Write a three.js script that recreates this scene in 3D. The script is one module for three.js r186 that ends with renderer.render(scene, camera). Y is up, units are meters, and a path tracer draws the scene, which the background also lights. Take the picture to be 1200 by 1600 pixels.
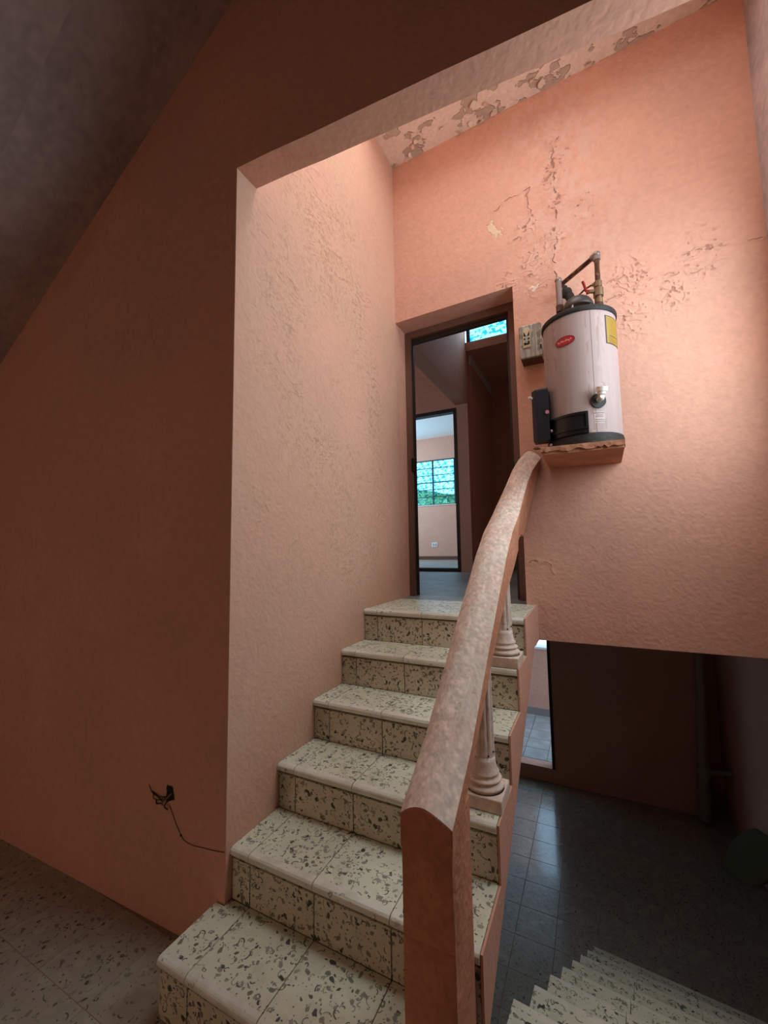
import * as THREE from 'three';
import { RectAreaLightUniformsLib } from 'three/addons/lights/RectAreaLightUniformsLib.js';
import { RoundedBoxGeometry } from 'three/addons/geometries/RoundedBoxGeometry.js';
import { mergeGeometries, toCreasedNormals } from 'three/addons/utils/BufferGeometryUtils.js';

// ---------------------------------------------------------------- camera, sky, lights, exposure
const scene = new THREE.Scene();
const camera = new THREE.PerspectiveCamera(102.665, 1200 / 1600, 0.05, 400);
camera.position.set(1.2622, 0.3707, 2.7410);
camera.rotation.set(0.08645, 0.46768, -0.01572, 'YXZ');
scene.add(camera);

scene.background = new THREE.Color(0.46, 0.72, 1.0);          // blue-white daylight sky, even in every direction
scene.backgroundIntensity = 3.2;

RectAreaLightUniformsLib.init();
function areaLight(color, intensity, w, h, at, to) {
  const l = new THREE.RectAreaLight(color, intensity, w, h);
  l.position.set(...at); l.lookAt(...to); scene.add(l); return l;
}
// daylight through the roof light over the stairwell
const SKYLIGHT = { x0: 0.25, x1: 1.65, z0: 0.60, z1: 1.34, y: 3.66 };
areaLight(new THREE.Color(0.97, 1.0, 0.98), 5.6, SKYLIGHT.x1 - SKYLIGHT.x0 - 0.04, SKYLIGHT.z1 - SKYLIGHT.z0 - 0.04, [0.95, SKYLIGHT.y - 0.012, 0.97], [0.95, 0, 0.97]);
// daylight through the tall window in the right wall over the lower flight
const SIDEWIN = { z0: 0.30, z1: 1.34, y0: 0.85, y1: 2.15 };
areaLight(new THREE.Color(0.97, 1.0, 0.98), 5.8, 1.0, 1.26, [2.165, 1.50, 0.82], [0, 1.50, 0.82]);
// warm fill light behind the camera, added to brighten the hall
areaLight(new THREE.Color(1.0, 0.80, 0.62), 1.75, 1.1, 1.1, [-0.9, 0.1, 5.19], [-0.9, 0.1, 0]);
// daylight through the high transom of the upper room
areaLight(new THREE.Color(0.62, 0.8, 1.0), 3.0, 1.1, 0.48, [0.31, 3.68, -3.06], [0.31, 3.4, 0]);
// unseen fill light added on the near side to brighten the upper room
areaLight(new THREE.Color(0.95, 0.97, 1.0), 1.9, 1.2, 1.2, [-2.2, 1.9, -0.32], [-1.4, 1.7, -3.1]);
// light in an unseen side window, placed to brighten the far bedroom
areaLight(new THREE.Color(0.50, 0.76, 1.0), 22, 1.3, 1.1, [-4.16, 1.9, -5.4], [0, 1.9, -5.4]);

const renderer = new THREE.WebGLRenderer({ antialias: true });
renderer.toneMapping = THREE.LinearToneMapping;
renderer.toneMappingExposure = 1.0;
renderer.shadowMap.enabled = true;

// ---------------------------------------------------------------- helpers
let seed = 20241;
const rnd = () => { seed = (seed * 1664525 + 1013904223) >>> 0; return seed / 4294967296; };
const rr = (a, b) => a + (b - a) * rnd();
const V = (x, y, z) => new THREE.Vector3(x, y, z);

const LAT = new Float32Array(65536); for (let i = 0; i < 65536; i++) LAT[i] = rnd();
function vn(x, y) {                                            // value noise, period 256 cells
  const xi = Math.floor(x), yi = Math.floor(y), fx = x - xi, fy = y - yi;
  const u = fx * fx * (3 - 2 * fx), v = fy * fy * (3 - 2 * fy);
  const a = xi & 255, b = (xi + 1) & 255, c = (yi & 255) << 8, d = ((yi + 1) & 255) << 8;
  const p = LAT[a + c], q = LAT[b + c], r = LAT[a + d], s = LAT[b + d];
  return p + (q - p) * u + (r - p) * v + (p - q - r + s) * u * v;
}
function fbm(x, y, o = 4) { let s = 0, a = 0.5, t = 0; for (let i = 0; i < o; i++) { s += a * vn(x, y); t += a; x = x * 2 + 17.3; y = y * 2 + 5.1; a *= 0.5; } return s / t; }
const ridge = (x, y) => 1 - Math.abs(2 * vn(x, y) - 1);
const clamp = (x, a = 0, b = 1) => Math.min(b, Math.max(a, x));
const smooth = (a, b, x) => { const t = clamp((x - a) / (b - a)); return t * t * (3 - 2 * t); };
const mix3 = (a, b, t) => [a[0] + (b[0] - a[0]) * t, a[1] + (b[1] - a[1]) * t, a[2] + (b[2] - a[2]) * t];
const hex3 = (h) => [(h >> 16) & 255, (h >> 8) & 255, h & 255];

function dataTex(data, w, h, srgb, W, H, x0 = 0, y0 = 0) {
  const t = new THREE.DataTexture(data, w, h, THREE.RGBAFormat);
  t.wrapS = t.wrapT = THREE.RepeatWrapping; t.magFilter = THREE.LinearFilter; t.minFilter = THREE.LinearMipmapLinearFilter; t.generateMipmaps = true;
  if (srgb) t.colorSpace = THREE.SRGBColorSpace;
  t.repeat.set(1 / W, 1 / H); t.offset.set(-x0 / W, -y0 / H); t.needsUpdate = true;
  return t;
}
// fn(x, y in metres) -> [r, g, b (sRGB 0-255), height 0-1]
function bake(w, h, W, H, fn, x0 = 0, y0 = 0) {
  const c = new Uint8Array(w * h * 4), b = new Uint8Array(w * h * 4);
  for (let j = 0; j < h; j++) for (let i = 0; i < w; i++) {
    const o = (j * w + i) * 4, r = fn(x0 + (i + 0.5) / w * W, y0 + (j + 0.5) / h * H);
    c[o] = clamp(r[0], 0, 255); c[o + 1] = clamp(r[1], 0, 255); c[o + 2] = clamp(r[2], 0, 255); c[o + 3] = 255;
    b[o] = b[o + 1] = b[o + 2] = clamp(r[3] * 255 + rnd() - 0.5, 0, 255); b[o + 3] = 255;
  }
  return { map: dataTex(c, w, h, true, W, H, x0, y0), bumpMap: dataTex(b, w, h, false, W, H, x0, y0) };
}
function canvasTex(w, h, draw, W = 1, H = 1, srgb = true) {
  const c = document.createElement('canvas'); c.width = w; c.height = h; draw(c.getContext('2d'), w, h);
  const t = new THREE.CanvasTexture(c); t.wrapS = t.wrapT = THREE.RepeatWrapping; if (srgb) t.colorSpace = THREE.SRGBColorSpace;
  t.repeat.set(1 / W, 1 / H); return t;
}
const std = (o) => new THREE.MeshStandardMaterial({ side: THREE.DoubleSide, roughness: 0.9, ...o });

// uv in metres on every face, by the way the face looks
function metreUV(g, shift = [0, 0]) {
  if (g.index) g = g.toNonIndexed();
  const p = g.attributes.position, uv = new Float32Array(p.count * 2), a = V(), b = V(), c = V();
  for (let i = 0; i < p.count; i += 3) {
    a.fromBufferAttribute(p, i); b.fromBufferAttribute(p, i + 1); c.fromBufferAttribute(p, i + 2);
    const n = b.clone().sub(a).cross(c.clone().sub(a)), ax = Math.abs(n.x), ay = Math.abs(n.y), az = Math.abs(n.z);
    [a, b, c].forEach((q, k) => {
      const s = ax >= ay && ax >= az ? [q.z, q.y] : ay >= az ? [q.x, q.z] : [q.x, q.y];
      uv[(i + k) * 2] = s[0] + shift[0]; uv[(i + k) * 2 + 1] = s[1] + shift[1];
    });
  }
  g.setAttribute('uv', new THREE.BufferAttribute(uv, 2));
  return g;
}
const clean = (g) => { const r = g.index ? g.toNonIndexed() : g; for (const k of Object.keys(r.attributes)) if (!['position', 'normal', 'uv'].includes(k)) r.deleteAttribute(k); return r; };
const merge = (l) => mergeGeometries(l.map(clean), false);
function box(x0, y0, z0, x1, y1, z1) { const g = new THREE.BoxGeometry(x1 - x0, y1 - y0, z1 - z0); g.translate((x0 + x1) / 2, (y0 + y1) / 2, (z0 + z1) / 2); return metreUV(g); }
function rbox(x0, y0, z0, x1, y1, z1, r = 0.004, s = 2) { const g = new RoundedBoxGeometry(x1 - x0, y1 - y0, z1 - z0, s, r); g.translate((x0 + x1) / 2, (y0 + y1) / 2, (z0 + z1) / 2); return g; }
// solid between 4 bottom and 4 top corners (both rings in the same turn)
function hexa(b, t) {
  const v = [], q = (p, r, s, u) => v.push(...p, ...r, ...s, ...p, ...s, ...u);
  q(b[3], b[2], b[1], b[0]); q(t[0], t[1], t[2], t[3]);
  for (let i = 0; i < 4; i++) { const j = (i + 1) % 4; q(b[i], b[j], t[j], t[i]); }
  const g = new THREE.BufferGeometry(); g.setAttribute('position', new THREE.Float32BufferAttribute(v, 3)); g.computeVertexNormals(); return metreUV(g);
}
// outline in (x, y) with holes, extruded from z0 to z1
function slab(pts, holes, z0, z1, bevel = 0) {
  const s = new THREE.Shape(pts.map((p) => new THREE.Vector2(...p)));
  for (const h of holes) s.holes.push(new THREE.Path(h.map((p) => new THREE.Vector2(...p))));
  const g = new THREE.ExtrudeGeometry(s, bevel ? { depth: z1 - z0 - 2 * bevel, bevelEnabled: true, bevelSize: bevel, bevelThickness: bevel, bevelOffset: -bevel, bevelSegments: 2, curveSegments: 16 } : { depth: z1 - z0, bevelEnabled: false, curveSegments: 16 });
  g.translate(0, 0, z0 + bevel); return metreUV(g);
}
// outline in (z, y), extruded from x0 to x1
function sideSlab(pts, x0, x1) {
  const s = new THREE.Shape(pts.map(([z, y]) => new THREE.Vector2(-z, y)));
  const g = new THREE.ExtrudeGeometry(s, { depth: x1 - x0, bevelEnabled: false, curveSegments: 12 });
  g.rotateY(Math.PI / 2); g.translate(x0, 0, 0); return metreUV(g);   // (X,Y,Z)->(Z,Y,-X): shape x = -z lands on z
}
function tube(pts, r, n = 24, rs = 10, closed = false) { return new THREE.TubeGeometry(new THREE.CatmullRomCurve3(pts.map((p) => V(...p)), closed, 'catmullrom', 0.35), n, r, rs, closed); }
function rod(a, b, r, s = 16, r2 = r) {
  const d = V(...b).sub(V(...a)), g = new THREE.CylinderGeometry(r2, r, d.length(), s, 1);
  g.translate(0, d.length() / 2, 0); g.applyQuaternion(new THREE.Quaternion().setFromUnitVectors(V(0, 1, 0), d.normalize())); g.translate(...a); return g;
}
const ball = (p, r) => { const g = new THREE.SphereGeometry(r, 16, 12); g.translate(...p); return g; };
const lathe = (pts, at, s = 48) => { const g = new THREE.LatheGeometry(pts.map((p) => new THREE.Vector2(...p)), s); g.translate(...at); return g; };

const used = {};
function numbered(n) { const k = used[n] = (used[n] ?? -1) + 1; return k ? `${n}_${String(k).padStart(3, '0')}` : n; }
function shade(o) { o.traverse?.((m) => { if (m.isMesh) { m.castShadow = true; m.receiveShadow = true; } }); return o; }
function struct(name, geo, mat, parent = scene) {
  const m = new THREE.Mesh(geo, mat); m.name = parent === scene ? numbered(name) : name; parent.add(m); shade(m);
  if (parent === scene) m.userData.kind = 'structure';
  return m;
}
function thing(name, label, category, at = [0, 0, 0], group) {
  const o = new THREE.Group(); o.name = numbered(name); o.position.set(...at); scene.add(o);
  o.userData = { label, category }; if (group) o.userData.group = group; return o;
}
// a part whose geometry is given in world metres
function part(name, geo, mat, parent, label) {
  const m = new THREE.Mesh(geo, mat); m.name = name;
  const o = V(); for (let p = parent; p && p !== scene; p = p.parent) o.add(p.position);
  geo.translate(-o.x, -o.y, -o.z); parent.add(m); shade(m); if (label) m.userData.label = label; return m;
}

// ---------------------------------------------------------------- materials
const PAINT = hex3(0xd6a48e), DUST = hex3(0xd0ac92), CREAM = hex3(0xe6d3c0);
function plasterHeight(x, y) {
  const a = fbm(x * 9, y * 9, 4), f = fbm(x * 70 + 9, y * 70, 3), tr = ridge(x * 6 + 3 * vn(x * 3, y * 3), y * 22 + 4 * vn(x * 5 + 40, y * 5));
  return 0.30 + 0.20 * (a - 0.5) + 0.22 * (f - 0.5) + 0.04 * tr * f * smooth(0.4, 0.7, vn(x * 2.1 + 3, y * 2.1));
}
function paintAt(x, y, base = PAINT) {
  const t = fbm(x * 2.2 + 5, y * 2.2, 4) - 0.5, f = fbm(x * 45, y * 45 + 3, 2) - 0.5, s = 1 + 0.10 * t + 0.06 * f;
  return [base[0] * s, base[1] * (s - 0.03 * t), base[2] * (s - 0.05 * t)];
}
const wallTex = bake(1024, 1024, 3.2, 3.2, (x, y) => {            // plain painted plaster, repeats every 3.2 m
  const P = 3.2, u = x / P, bl = (fn) => { const wx = smooth(0.8, 1, u); return fn(x, y) * (1 - wx) + fn(x - P, y) * wx; };
  const c = paintAt(x, y), h = bl(plasterHeight);
  return [...c, h];
});
// back wall: cracks along the damp line, blisters, a patch of bare plaster
const CR = [
  [[1.22, 3.12], [1.175, 3.007], [1.171, 2.839], [1.154, 2.742], [1.161, 2.627], [1.153, 2.473], [1.165, 2.313], [1.146, 2.232], [1.144, 2.08]],
  [[1.02, 2.765], [0.993, 2.73], [1.008, 2.599], [0.997, 2.535], [0.978, 2.465], [0.885, 2.445]],
  [[1.02, 2.765], [0.854, 2.729], [0.76, 2.70]],
  [[1.416, 1.97], [1.534, 1.973], [1.632, 1.972], [1.789, 2.005], [1.907, 2.008], [2.151, 1.977]],
  [[1.391, 1.834], [1.529, 1.873], [1.66, 1.911], [1.899, 1.89]],
  [[0.9, 0.25], [0.951, 0.268], [1.0, 0.27], [1.03, 0.245], [1.041, 0.199]],
  [[1.09, 2.25], [1.05, 2.28], [0.98, 2.25], [0.92, 2.22]],
];
const segDist = (x, y, a, b) => { const dx = b[0] - a[0], dy = b[1] - a[1], t = clamp(((x - a[0]) * dx + (y - a[1]) * dy) / (dx * dx + dy * dy)); return Math.hypot(x - a[0] - t * dx, y - a[1] - t * dy); };
const lineDist = (x, y, l) => { let d = 9; for (let i = 1; i < l.length; i++) d = Math.min(d, segDist(x, y, l[i - 1], l[i])); return d; };
const BL = [[1.01, 2.24, 0.11], [1.03, 2.10, 0.10], [1.0, 2.5, 0.09], [1.33, 2.5, 0.09], [1.74, 1.80, 0.11], [1.16, 2.6, 0.07], [1.15, 2.35, 0.09], [1.16, 2.8, 0.09], [1.55, 1.95, 0.13], [1.9, 1.98, 0.14], [1.55, 1.7, 0.1], [1.2, 2.95, 0.1], [0.83, 2.1, 0.1]];
const backTex = bake(1000, 1500, 2.6, 3.9, (x, y) => {
  let c = paintAt(x + 4, y), h = plasterHeight(x + 7, y);
  const wx = x + 0.05 * (fbm(x * 14, y * 14, 3) - 0.5), wy = y + 0.05 * (fbm(x * 14 + 50, y * 14, 3) - 0.5);
  // lime bloom round the damp crack: grainy pale speckle
  const dl = Math.abs(wx - 1.2 + 0.05 * (wy - 2.6)), bloom = smooth(0.55, 0.05, dl) * smooth(1.5, 2.3, wy), gr = fbm(x * 30, y * 18, 3);
  c = mix3(c, [222, 186, 170], 0.5 * bloom * smooth(0.35, 0.7, gr));
  let bl = 0; for (const [bx, by, br] of BL) { const d = Math.hypot(wx - bx, (wy - by) * 0.75) / br; if (d < 1.3) bl = Math.max(bl, smooth(1.25, 0.2, d)); }
  const rg = ridge(x * 26 + 2 * vn(x * 9, y * 9), y * 38 + 2 * vn(x * 9 + 8, y * 9)), rg2 = fbm(x * 60, y * 60, 3);
  h += bl * (0.42 * smooth(0.62, 0.98, rg) + 0.3 * (rg2 - 0.5));
  const pit = bl * smooth(0.70, 0.80, fbm(x * 48 + 31, y * 48, 2)); h -= 0.5 * pit; c = mix3(c, [132, 84, 68], 0.5 * pit);
  CR.forEach((l, k) => {
    if (Math.abs(x - 1.4) > 1.2) return;
    const d = lineDist(wx + 0.012 * (vn(x * 60, y * 60) - 0.5), wy + 0.012 * (vn(x * 60 + 30, y * 60) - 0.5), l), on = smooth(0.42, 0.62, vn(x * 34 + k * 7, y * 34)), w = k === 0 ? 0.012 : 0.009, ink = k === 0 ? 0.55 : k === 3 || k === 4 ? 0.12 : 0.4;
    const cr = smooth(w * 0.55, w * 0.12, d) * on; h += 0.30 * smooth(w * 2.2, w * 0.6, d) * (0.5 + 0.5 * rg2) - 0.75 * cr; c = mix3(c, [112, 68, 56], ink * cr);
  });
  const pw = 0.06 * (fbm(x * 40, y * 40, 3) - 0.5), pv = 0.06 * (fbm(x * 40 + 9, y * 40, 3) - 0.5), pd = Math.hypot(((wx + pw - 0.775) * 0.72 + (wy + pv - 2.56) * 0.68) / 0.026, ((wx + pw - 0.775) * 0.68 - (wy + pv - 2.56) * 0.72) / 0.08);
  if (pd < 1.1) { const t = smooth(1.05, 0.9, pd); c = mix3(c, [222, 196, 166], t); h += 0.1 * t; h -= 0.5 * smooth(1.1, 1.0, pd) * smooth(0.8, 0.98, pd); }
  if (Math.hypot((wx + pw - 1.008) / 0.022, (wy + pv - 2.058) / 0.026) < 1) { c = mix3(c, [236, 214, 204], 0.9); h += 0.12; }
  return [...c, h];
}, -0.05, -0.25);
// stair side wall: dusty, scuffed plaster with trowel marks
const leftTex = bake(700, 1880, 1.75, 4.7, (z, y) => {
  let c = paintAt(z + 9, y + 3), h = plasterHeight(z + 2, y + 1);
  const g1 = fbm(z * 5 + 3, y * 3.2, 4), g2 = fbm(z * 60, y * 55, 3);
  const body = smooth(3.1, 2.3, y) * smooth(-0.1, 0.4, y + 0.3 * (g1 - 0.5)) * smooth(0.10, 0.35, z) * smooth(1.62, 1.30, z);
  c = mix3(c, DUST, 0.30 + 0.35 * smooth(0.30, 0.70, g1));                                     // pale dust clinging in patches
  c = mix3(c, [168, 122, 96], 0.36 * body * smooth(0.25, 0.75, g1) * smooth(0.42, 0.62, fbm(z * 150, y * 110, 2)) * smooth(0.3, 0.62, g2)); // hand dirt, grainy
  const wr = ridge(z * 9 + 2 * vn(z * 5, y * 5), y * 46 + 5 * vn(z * 6 + 30, y * 6)), wm = smooth(0.45, 0.7, fbm(z * 4 + 11, y * 3.4, 3)) * body; h += 0.20 * wm * smooth(0.70, 0.98, wr) * smooth(0.35, 0.6, g2); c = mix3(c, [150, 106, 82], 0.22 * wm * smooth(0.86, 0.98, wr) * smooth(0.4, 0.6, g2));
  return [...c, h];
}, -0.05, -1.15);
const mPaint = std({ ...wallTex, bumpScale: 0.008, roughness: 0.85 });
const mBack = std({ ...backTex, bumpScale: 0.010, roughness: 0.82 });
const mLeft = std({ ...leftTex, bumpScale: 0.012, roughness: 0.88 });
const cementTex = bake(512, 512, 2, 2, (x, y) => { const t = fbm(x * 4, y * 4, 5), f = fbm(x * 40, y * 40, 3), s = 0.86 + 0.28 * (t - 0.5) + 0.14 * (f - 0.5); return [206 * s, 186 * s, 180 * s, 0.4 + 0.4 * (f - 0.5) + 0.3 * (t - 0.5)]; });
const mCement = std({ ...cementTex, bumpScale: 0.008, roughness: 0.95 });
const mCeil = std({ ...bake(900, 256, 2.4, 0.68, (x, y) => {
  const wx = x + 0.05 * (fbm(x * 30, y * 30, 3) - 0.5), p = fbm(wx * 14 + 3, y * 16, 4) + 0.20 * smooth(0.16, 0.03, Math.abs(x - 0.75)) + 0.12 * smooth(0.12, 0.02, Math.abs(x - 1.1)) + 0.10 * smooth(0.09, 0.02, Math.abs(x - 0.2));
  const e = smooth(0.64, 0.655, p), s = 1 + 0.1 * (fbm(x * 60, y * 60, 2) - 0.5);
  const c = mix3([226, 200, 182], [188, 164, 144], e); return [c[0] * s, c[1] * s, c[2] * s, 0.7 - 0.5 * e + 0.2 * smooth(0.6, 0.64, p) * (1 - e)];
}), bumpScale: 0.012 });
const floorGrey = std({ ...bake(512, 512, 2, 2, (x, y) => { const t = fbm(x * 5, y * 5, 5), f = fbm(x * 60, y * 60, 2), s = 0.9 + 0.35 * (t - 0.5) + 0.15 * (f - 0.5); return [150 * s, 152 * s, 146 * s, 0.5 + 0.3 * (f - 0.5)]; }), bumpScale: 0.002, roughness: 0.45 });

// terrazzo: shards, rings and specks of marble chip cast in pale cement
function terrazzo(base, chip, dark, nChip, nDot, alphaChip) {
  return canvasTex(1024, 1024, (g, w) => {
    g.fillStyle = base; g.fillRect(0, 0, w, w);
    const blot = (x, y, f) => { for (const dx of [-w, 0, w]) for (const dy of [-w, 0, w]) { if (x + dx > -60 && x + dx < w + 60 && y + dy > -60 && y + dy < w + 60) { g.save(); g.translate(x + dx, y + dy); f(); g.restore(); } } };
    for (let i = 0; i < 260; i++) { const x = rnd() * w, y = rnd() * w, r = rr(14, 60), l = rnd(); blot(x, y, () => { g.globalAlpha = 0.07; g.fillStyle = l > 0.5 ? '#fffbe8' : '#8f8f78'; g.beginPath(); g.ellipse(0, 0, r, r * 0.7, l * 6, 0, 7); g.fill(); }); }
    for (let i = 0; i < nChip; i++) {
      const x = rnd() * w, y = rnd() * w, r = rr(5, 17), a = rnd() * 6.3, kind = rnd(), col = rnd() < 0.75 ? chip[Math.floor(rnd() * chip.length)] : dark[Math.floor(rnd() * dark.length)], n = 5 + Math.floor(rnd() * 4), js = Array.from({ length: n }, () => rr(0.4, 1.15)), hole = rr(0.3, 0.55), sw = rr(2.6, 5), span = rr(1.6, 5);
      blot(x, y, () => {
        g.rotate(a); g.globalAlpha = alphaChip; g.fillStyle = g.strokeStyle = col; g.lineWidth = sw; g.lineCap = 'round';
        if (kind < 0.72) { g.beginPath(); js.forEach((j, k) => { const t = k / n * 6.283; g.lineTo(Math.cos(t) * r * j, Math.sin(t) * r * j * 0.65); }); g.closePath(); g.fill(); if (kind < 0.16) { g.globalAlpha = 1; g.fillStyle = base; g.beginPath(); g.ellipse(0, 0, r * hole * 0.8, r * hole * 0.5, 0, 0, 7); g.fill(); } }
        else if (kind < 0.88) { g.beginPath(); g.ellipse(0, 0, r * 0.85, r * 0.6, 0, 0, span); g.stroke(); }
        else { g.beginPath(); g.moveTo(-r, 0); g.quadraticCurveTo(0, r * js[0], r, r * (js[1] - 0.8)); g.stroke(); }
      });
    }
    for (let i = 0; i < nDot; i++) { const x = rnd() * w, y = rnd() * w, r = rr(1, 4), c = rnd() < 0.5 ? dark[Math.floor(rnd() * dark.length)] : chip[0]; blot(x, y, () => { g.globalAlpha = 0.9; g.fillStyle = c; g.beginPath(); g.ellipse(0, 0, r, r * 0.7, r * 9, 0, 7); g.fill(); }); }
  }, 0.85, 0.85);
}
const terTread = terrazzo('#dfe2cc', ['#8b8e82', '#96978b', '#9fa191', '#7b7f75'], ['#3f453f', '#55594a', '#4a4f57'], 1500, 1500, 0.95);
const terRiser = terrazzo('#d3cbb5', ['#7d7a6c', '#86836f', '#6c6a5a', '#76745f'], ['#34352a', '#44453a', '#3b3c34'], 1500, 1400, 0.95);  // tan base holds some riser shade and warm bounce; chips darker, unworn
const terFloor = terrazzo('#a39d8f', ['#7c766a', '#878175', '#6c675c'], ['#3a352d', '#474239'], 700, 1100, 0.8);
const terNose = terrazzo('#e4e4d6', ['#bdbdae', '#c7c7ba'], ['#7d7f74', '#8d8f84'], 240, 420, 0.7), mNose = std({ map: terNose, roughness: 0.38 });
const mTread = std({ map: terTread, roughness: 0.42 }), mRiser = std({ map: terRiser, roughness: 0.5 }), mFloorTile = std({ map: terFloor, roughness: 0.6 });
const damp = bake(512, 512, 0.9, 0.9, (x, y) => { const P = 0.9, f = (a, b) => fbm(a * 20, b * 20, 3), wx = smooth(0.7, 0.9, x), wy = smooth(0.7, 0.9, y), n = (f(x, y) * (1 - wx) + f(x - P, y) * wx) * (1 - wy) + (f(x, y - P) * (1 - wx) + f(x - P, y - P) * wx) * wy, v = 70 + 190 * (n - 0.4); return [v, v, v, n]; });
const mDarkTile = new THREE.MeshPhysicalMaterial({ map: terFloor, roughness: 0.3, clearcoat: 1, clearcoatRoughness: 0.12, bumpMap: damp.bumpMap, bumpScale: 0.003, side: THREE.DoubleSide });
const mMortar = std({ color: 0x8f7b69 }), mMortarDark = mMortar;
const mTerrace = std({ ...bake(256, 256, 1, 1, (x, y) => { const t = fbm(x * 8, y * 8, 4), s = 0.9 + 0.3 * (t - 0.5); return [190 * s, 188 * s, 184 * s, t]; }), bumpScale: 0.002, roughness: 0.5 });
const mFrame = std({ color: 0x2b201b, roughness: 0.5, metalness: 0.2 }), mFrameBrown = std({ color: 0x6a4c40, roughness: 0.6 }), mFrameTeal = std({ color: 0x1d3a3c, roughness: 0.5 });
const mWhite = std({ color: 0xe9e8e4, roughness: 0.7 });

// ---------------------------------------------------------------- the setting
const H = 0.18308, G = 0.25449, Z0 = 0.53992, WS = 0.9391, FL = -6 * H, LF = -2.62, OV = 0.012;
const zf = (x) => 1.577 - 0.037 * x;                       // front face of the wall with the big opening

struct('wall_back', slab([[-0.3, -0.213], [2.172, -0.213], [2.172, 4.0], [-0.3, 4.0]], [[[0.0, -0.05], [0.874, -0.05], [0.874, 2.112], [0.0, 2.088]]], -0.3, 0), mBack);
struct('wall_left', box(-0.3, LF, 0.0, 0, 4.6, 1.5762), mLeft);
{ // front wall: left leaf, and the lintel beam over the opening
  const x0 = -3.0, x1 = -0.0015, zb = 1.463;
  const leaf = hexa([[x0, FL - 0.15, zf(x0)], [x1, FL - 0.15, zf(0)], [x1, FL - 0.15, zb], [x0, FL - 0.15, zb]], [[x0, 4.6, zf(x0)], [x1, 4.6, zf(0)], [x1, 4.6, zb], [x0, 4.6, zb]]);
  const b = (x) => 1.988 - 0.045 * x, X = 2.172, d = 0.114;
  const n = 12, beams = [];
  for (let i = 0; i < n; i++) { const a = -0.0015 + (X + 0.0015) * i / n, c = -0.0015 + (X + 0.0015) * (i + 1) / n, wob = (x) => b(x) + 0.006 * (vn(x * 9, 3.3) - 0.5); beams.push(hexa([[a, wob(a), zf(a)], [c, wob(c), zf(c)], [c, wob(c), zf(c) - d], [a, wob(a), zf(a) - d]], [[a, 4.6, zf(a)], [c, 4.6, zf(c)], [c, 4.6, zf(c) - d], [a, 4.6, zf(a) - d]])); }
  struct('wall_front', merge([leaf, ...beams]), mPaint);
}
struct('wall_right', slab([[0, LF - 0.1], [-5.3, LF - 0.1], [-5.3, 5.0], [0, 5.0]], [[[-SIDEWIN.z0, SIDEWIN.y0], [-SIDEWIN.z1, SIDEWIN.y0], [-SIDEWIN.z1, SIDEWIN.y1], [-SIDEWIN.z0, SIDEWIN.y1]]], 0, 0.248).rotateY(Math.PI / 2).translate(2.172, 0, 0), mCement);
struct('ceiling', hexa([[-0.3, 3.365, 0.0], [2.172, 3.462, 0.0], [2.172, 3.462, 0.58], [-0.3, 3.365, 0.58]].reverse(), [[-0.3, 3.72, 0.0], [2.172, 3.72, 0.0], [2.172, 3.72, 0.58], [-0.3, 3.72, 0.58]].reverse()), mCeil);
struct('trim', merge([box(-0.3, 3.56, 0.58, SKYLIGHT.x0, 3.72, 1.47), box(SKYLIGHT.x1, 3.56, 0.58, 2.172, 3.72, 1.40), box(SKYLIGHT.x0, 3.56, SKYLIGHT.z1, SKYLIGHT.x1, 3.72, 1.40)]), mWhite).name = 'trim_1';
{
  const s = struct('window_3', box(SKYLIGHT.x0, SKYLIGHT.y, SKYLIGHT.z0 - 0.02, SKYLIGHT.x1, SKYLIGHT.y + 0.02, SKYLIGHT.z1), new THREE.MeshStandardMaterial({ color: 0xe8eef2, emissive: 0xeef4fa, emissiveIntensity: 1.5, roughness: 0.6 }));
  s.castShadow = false;
}
// sloping soffit of the next flight over the near hall, and the hall's other walls
struct('ceiling_soffit', hexa([[-3.2, 0.577, 1.40], [2.172, 4.386, 1.40], [2.172, 4.386, 5.3], [-3.2, 0.577, 5.3]].reverse(), [[-3.2, 0.80, 1.40], [2.172, 4.60, 1.40], [2.172, 4.60, 5.3], [-3.2, 0.80, 5.3]].reverse()), mCement);
struct('wall_rear', slab([[-3.2, LF], [2.172, LF], [2.172, 4.6], [-3.2, 4.6]], [[[-1.45, -0.45], [-0.35, -0.45], [-0.35, 0.65], [-1.45, 0.65]]], 5.2, 5.4), mPaint);
struct('wall_hall_left', box(-3.2, FL - 0.15, 1.6, -3.0, 1.0, 5.2), mPaint);
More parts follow.
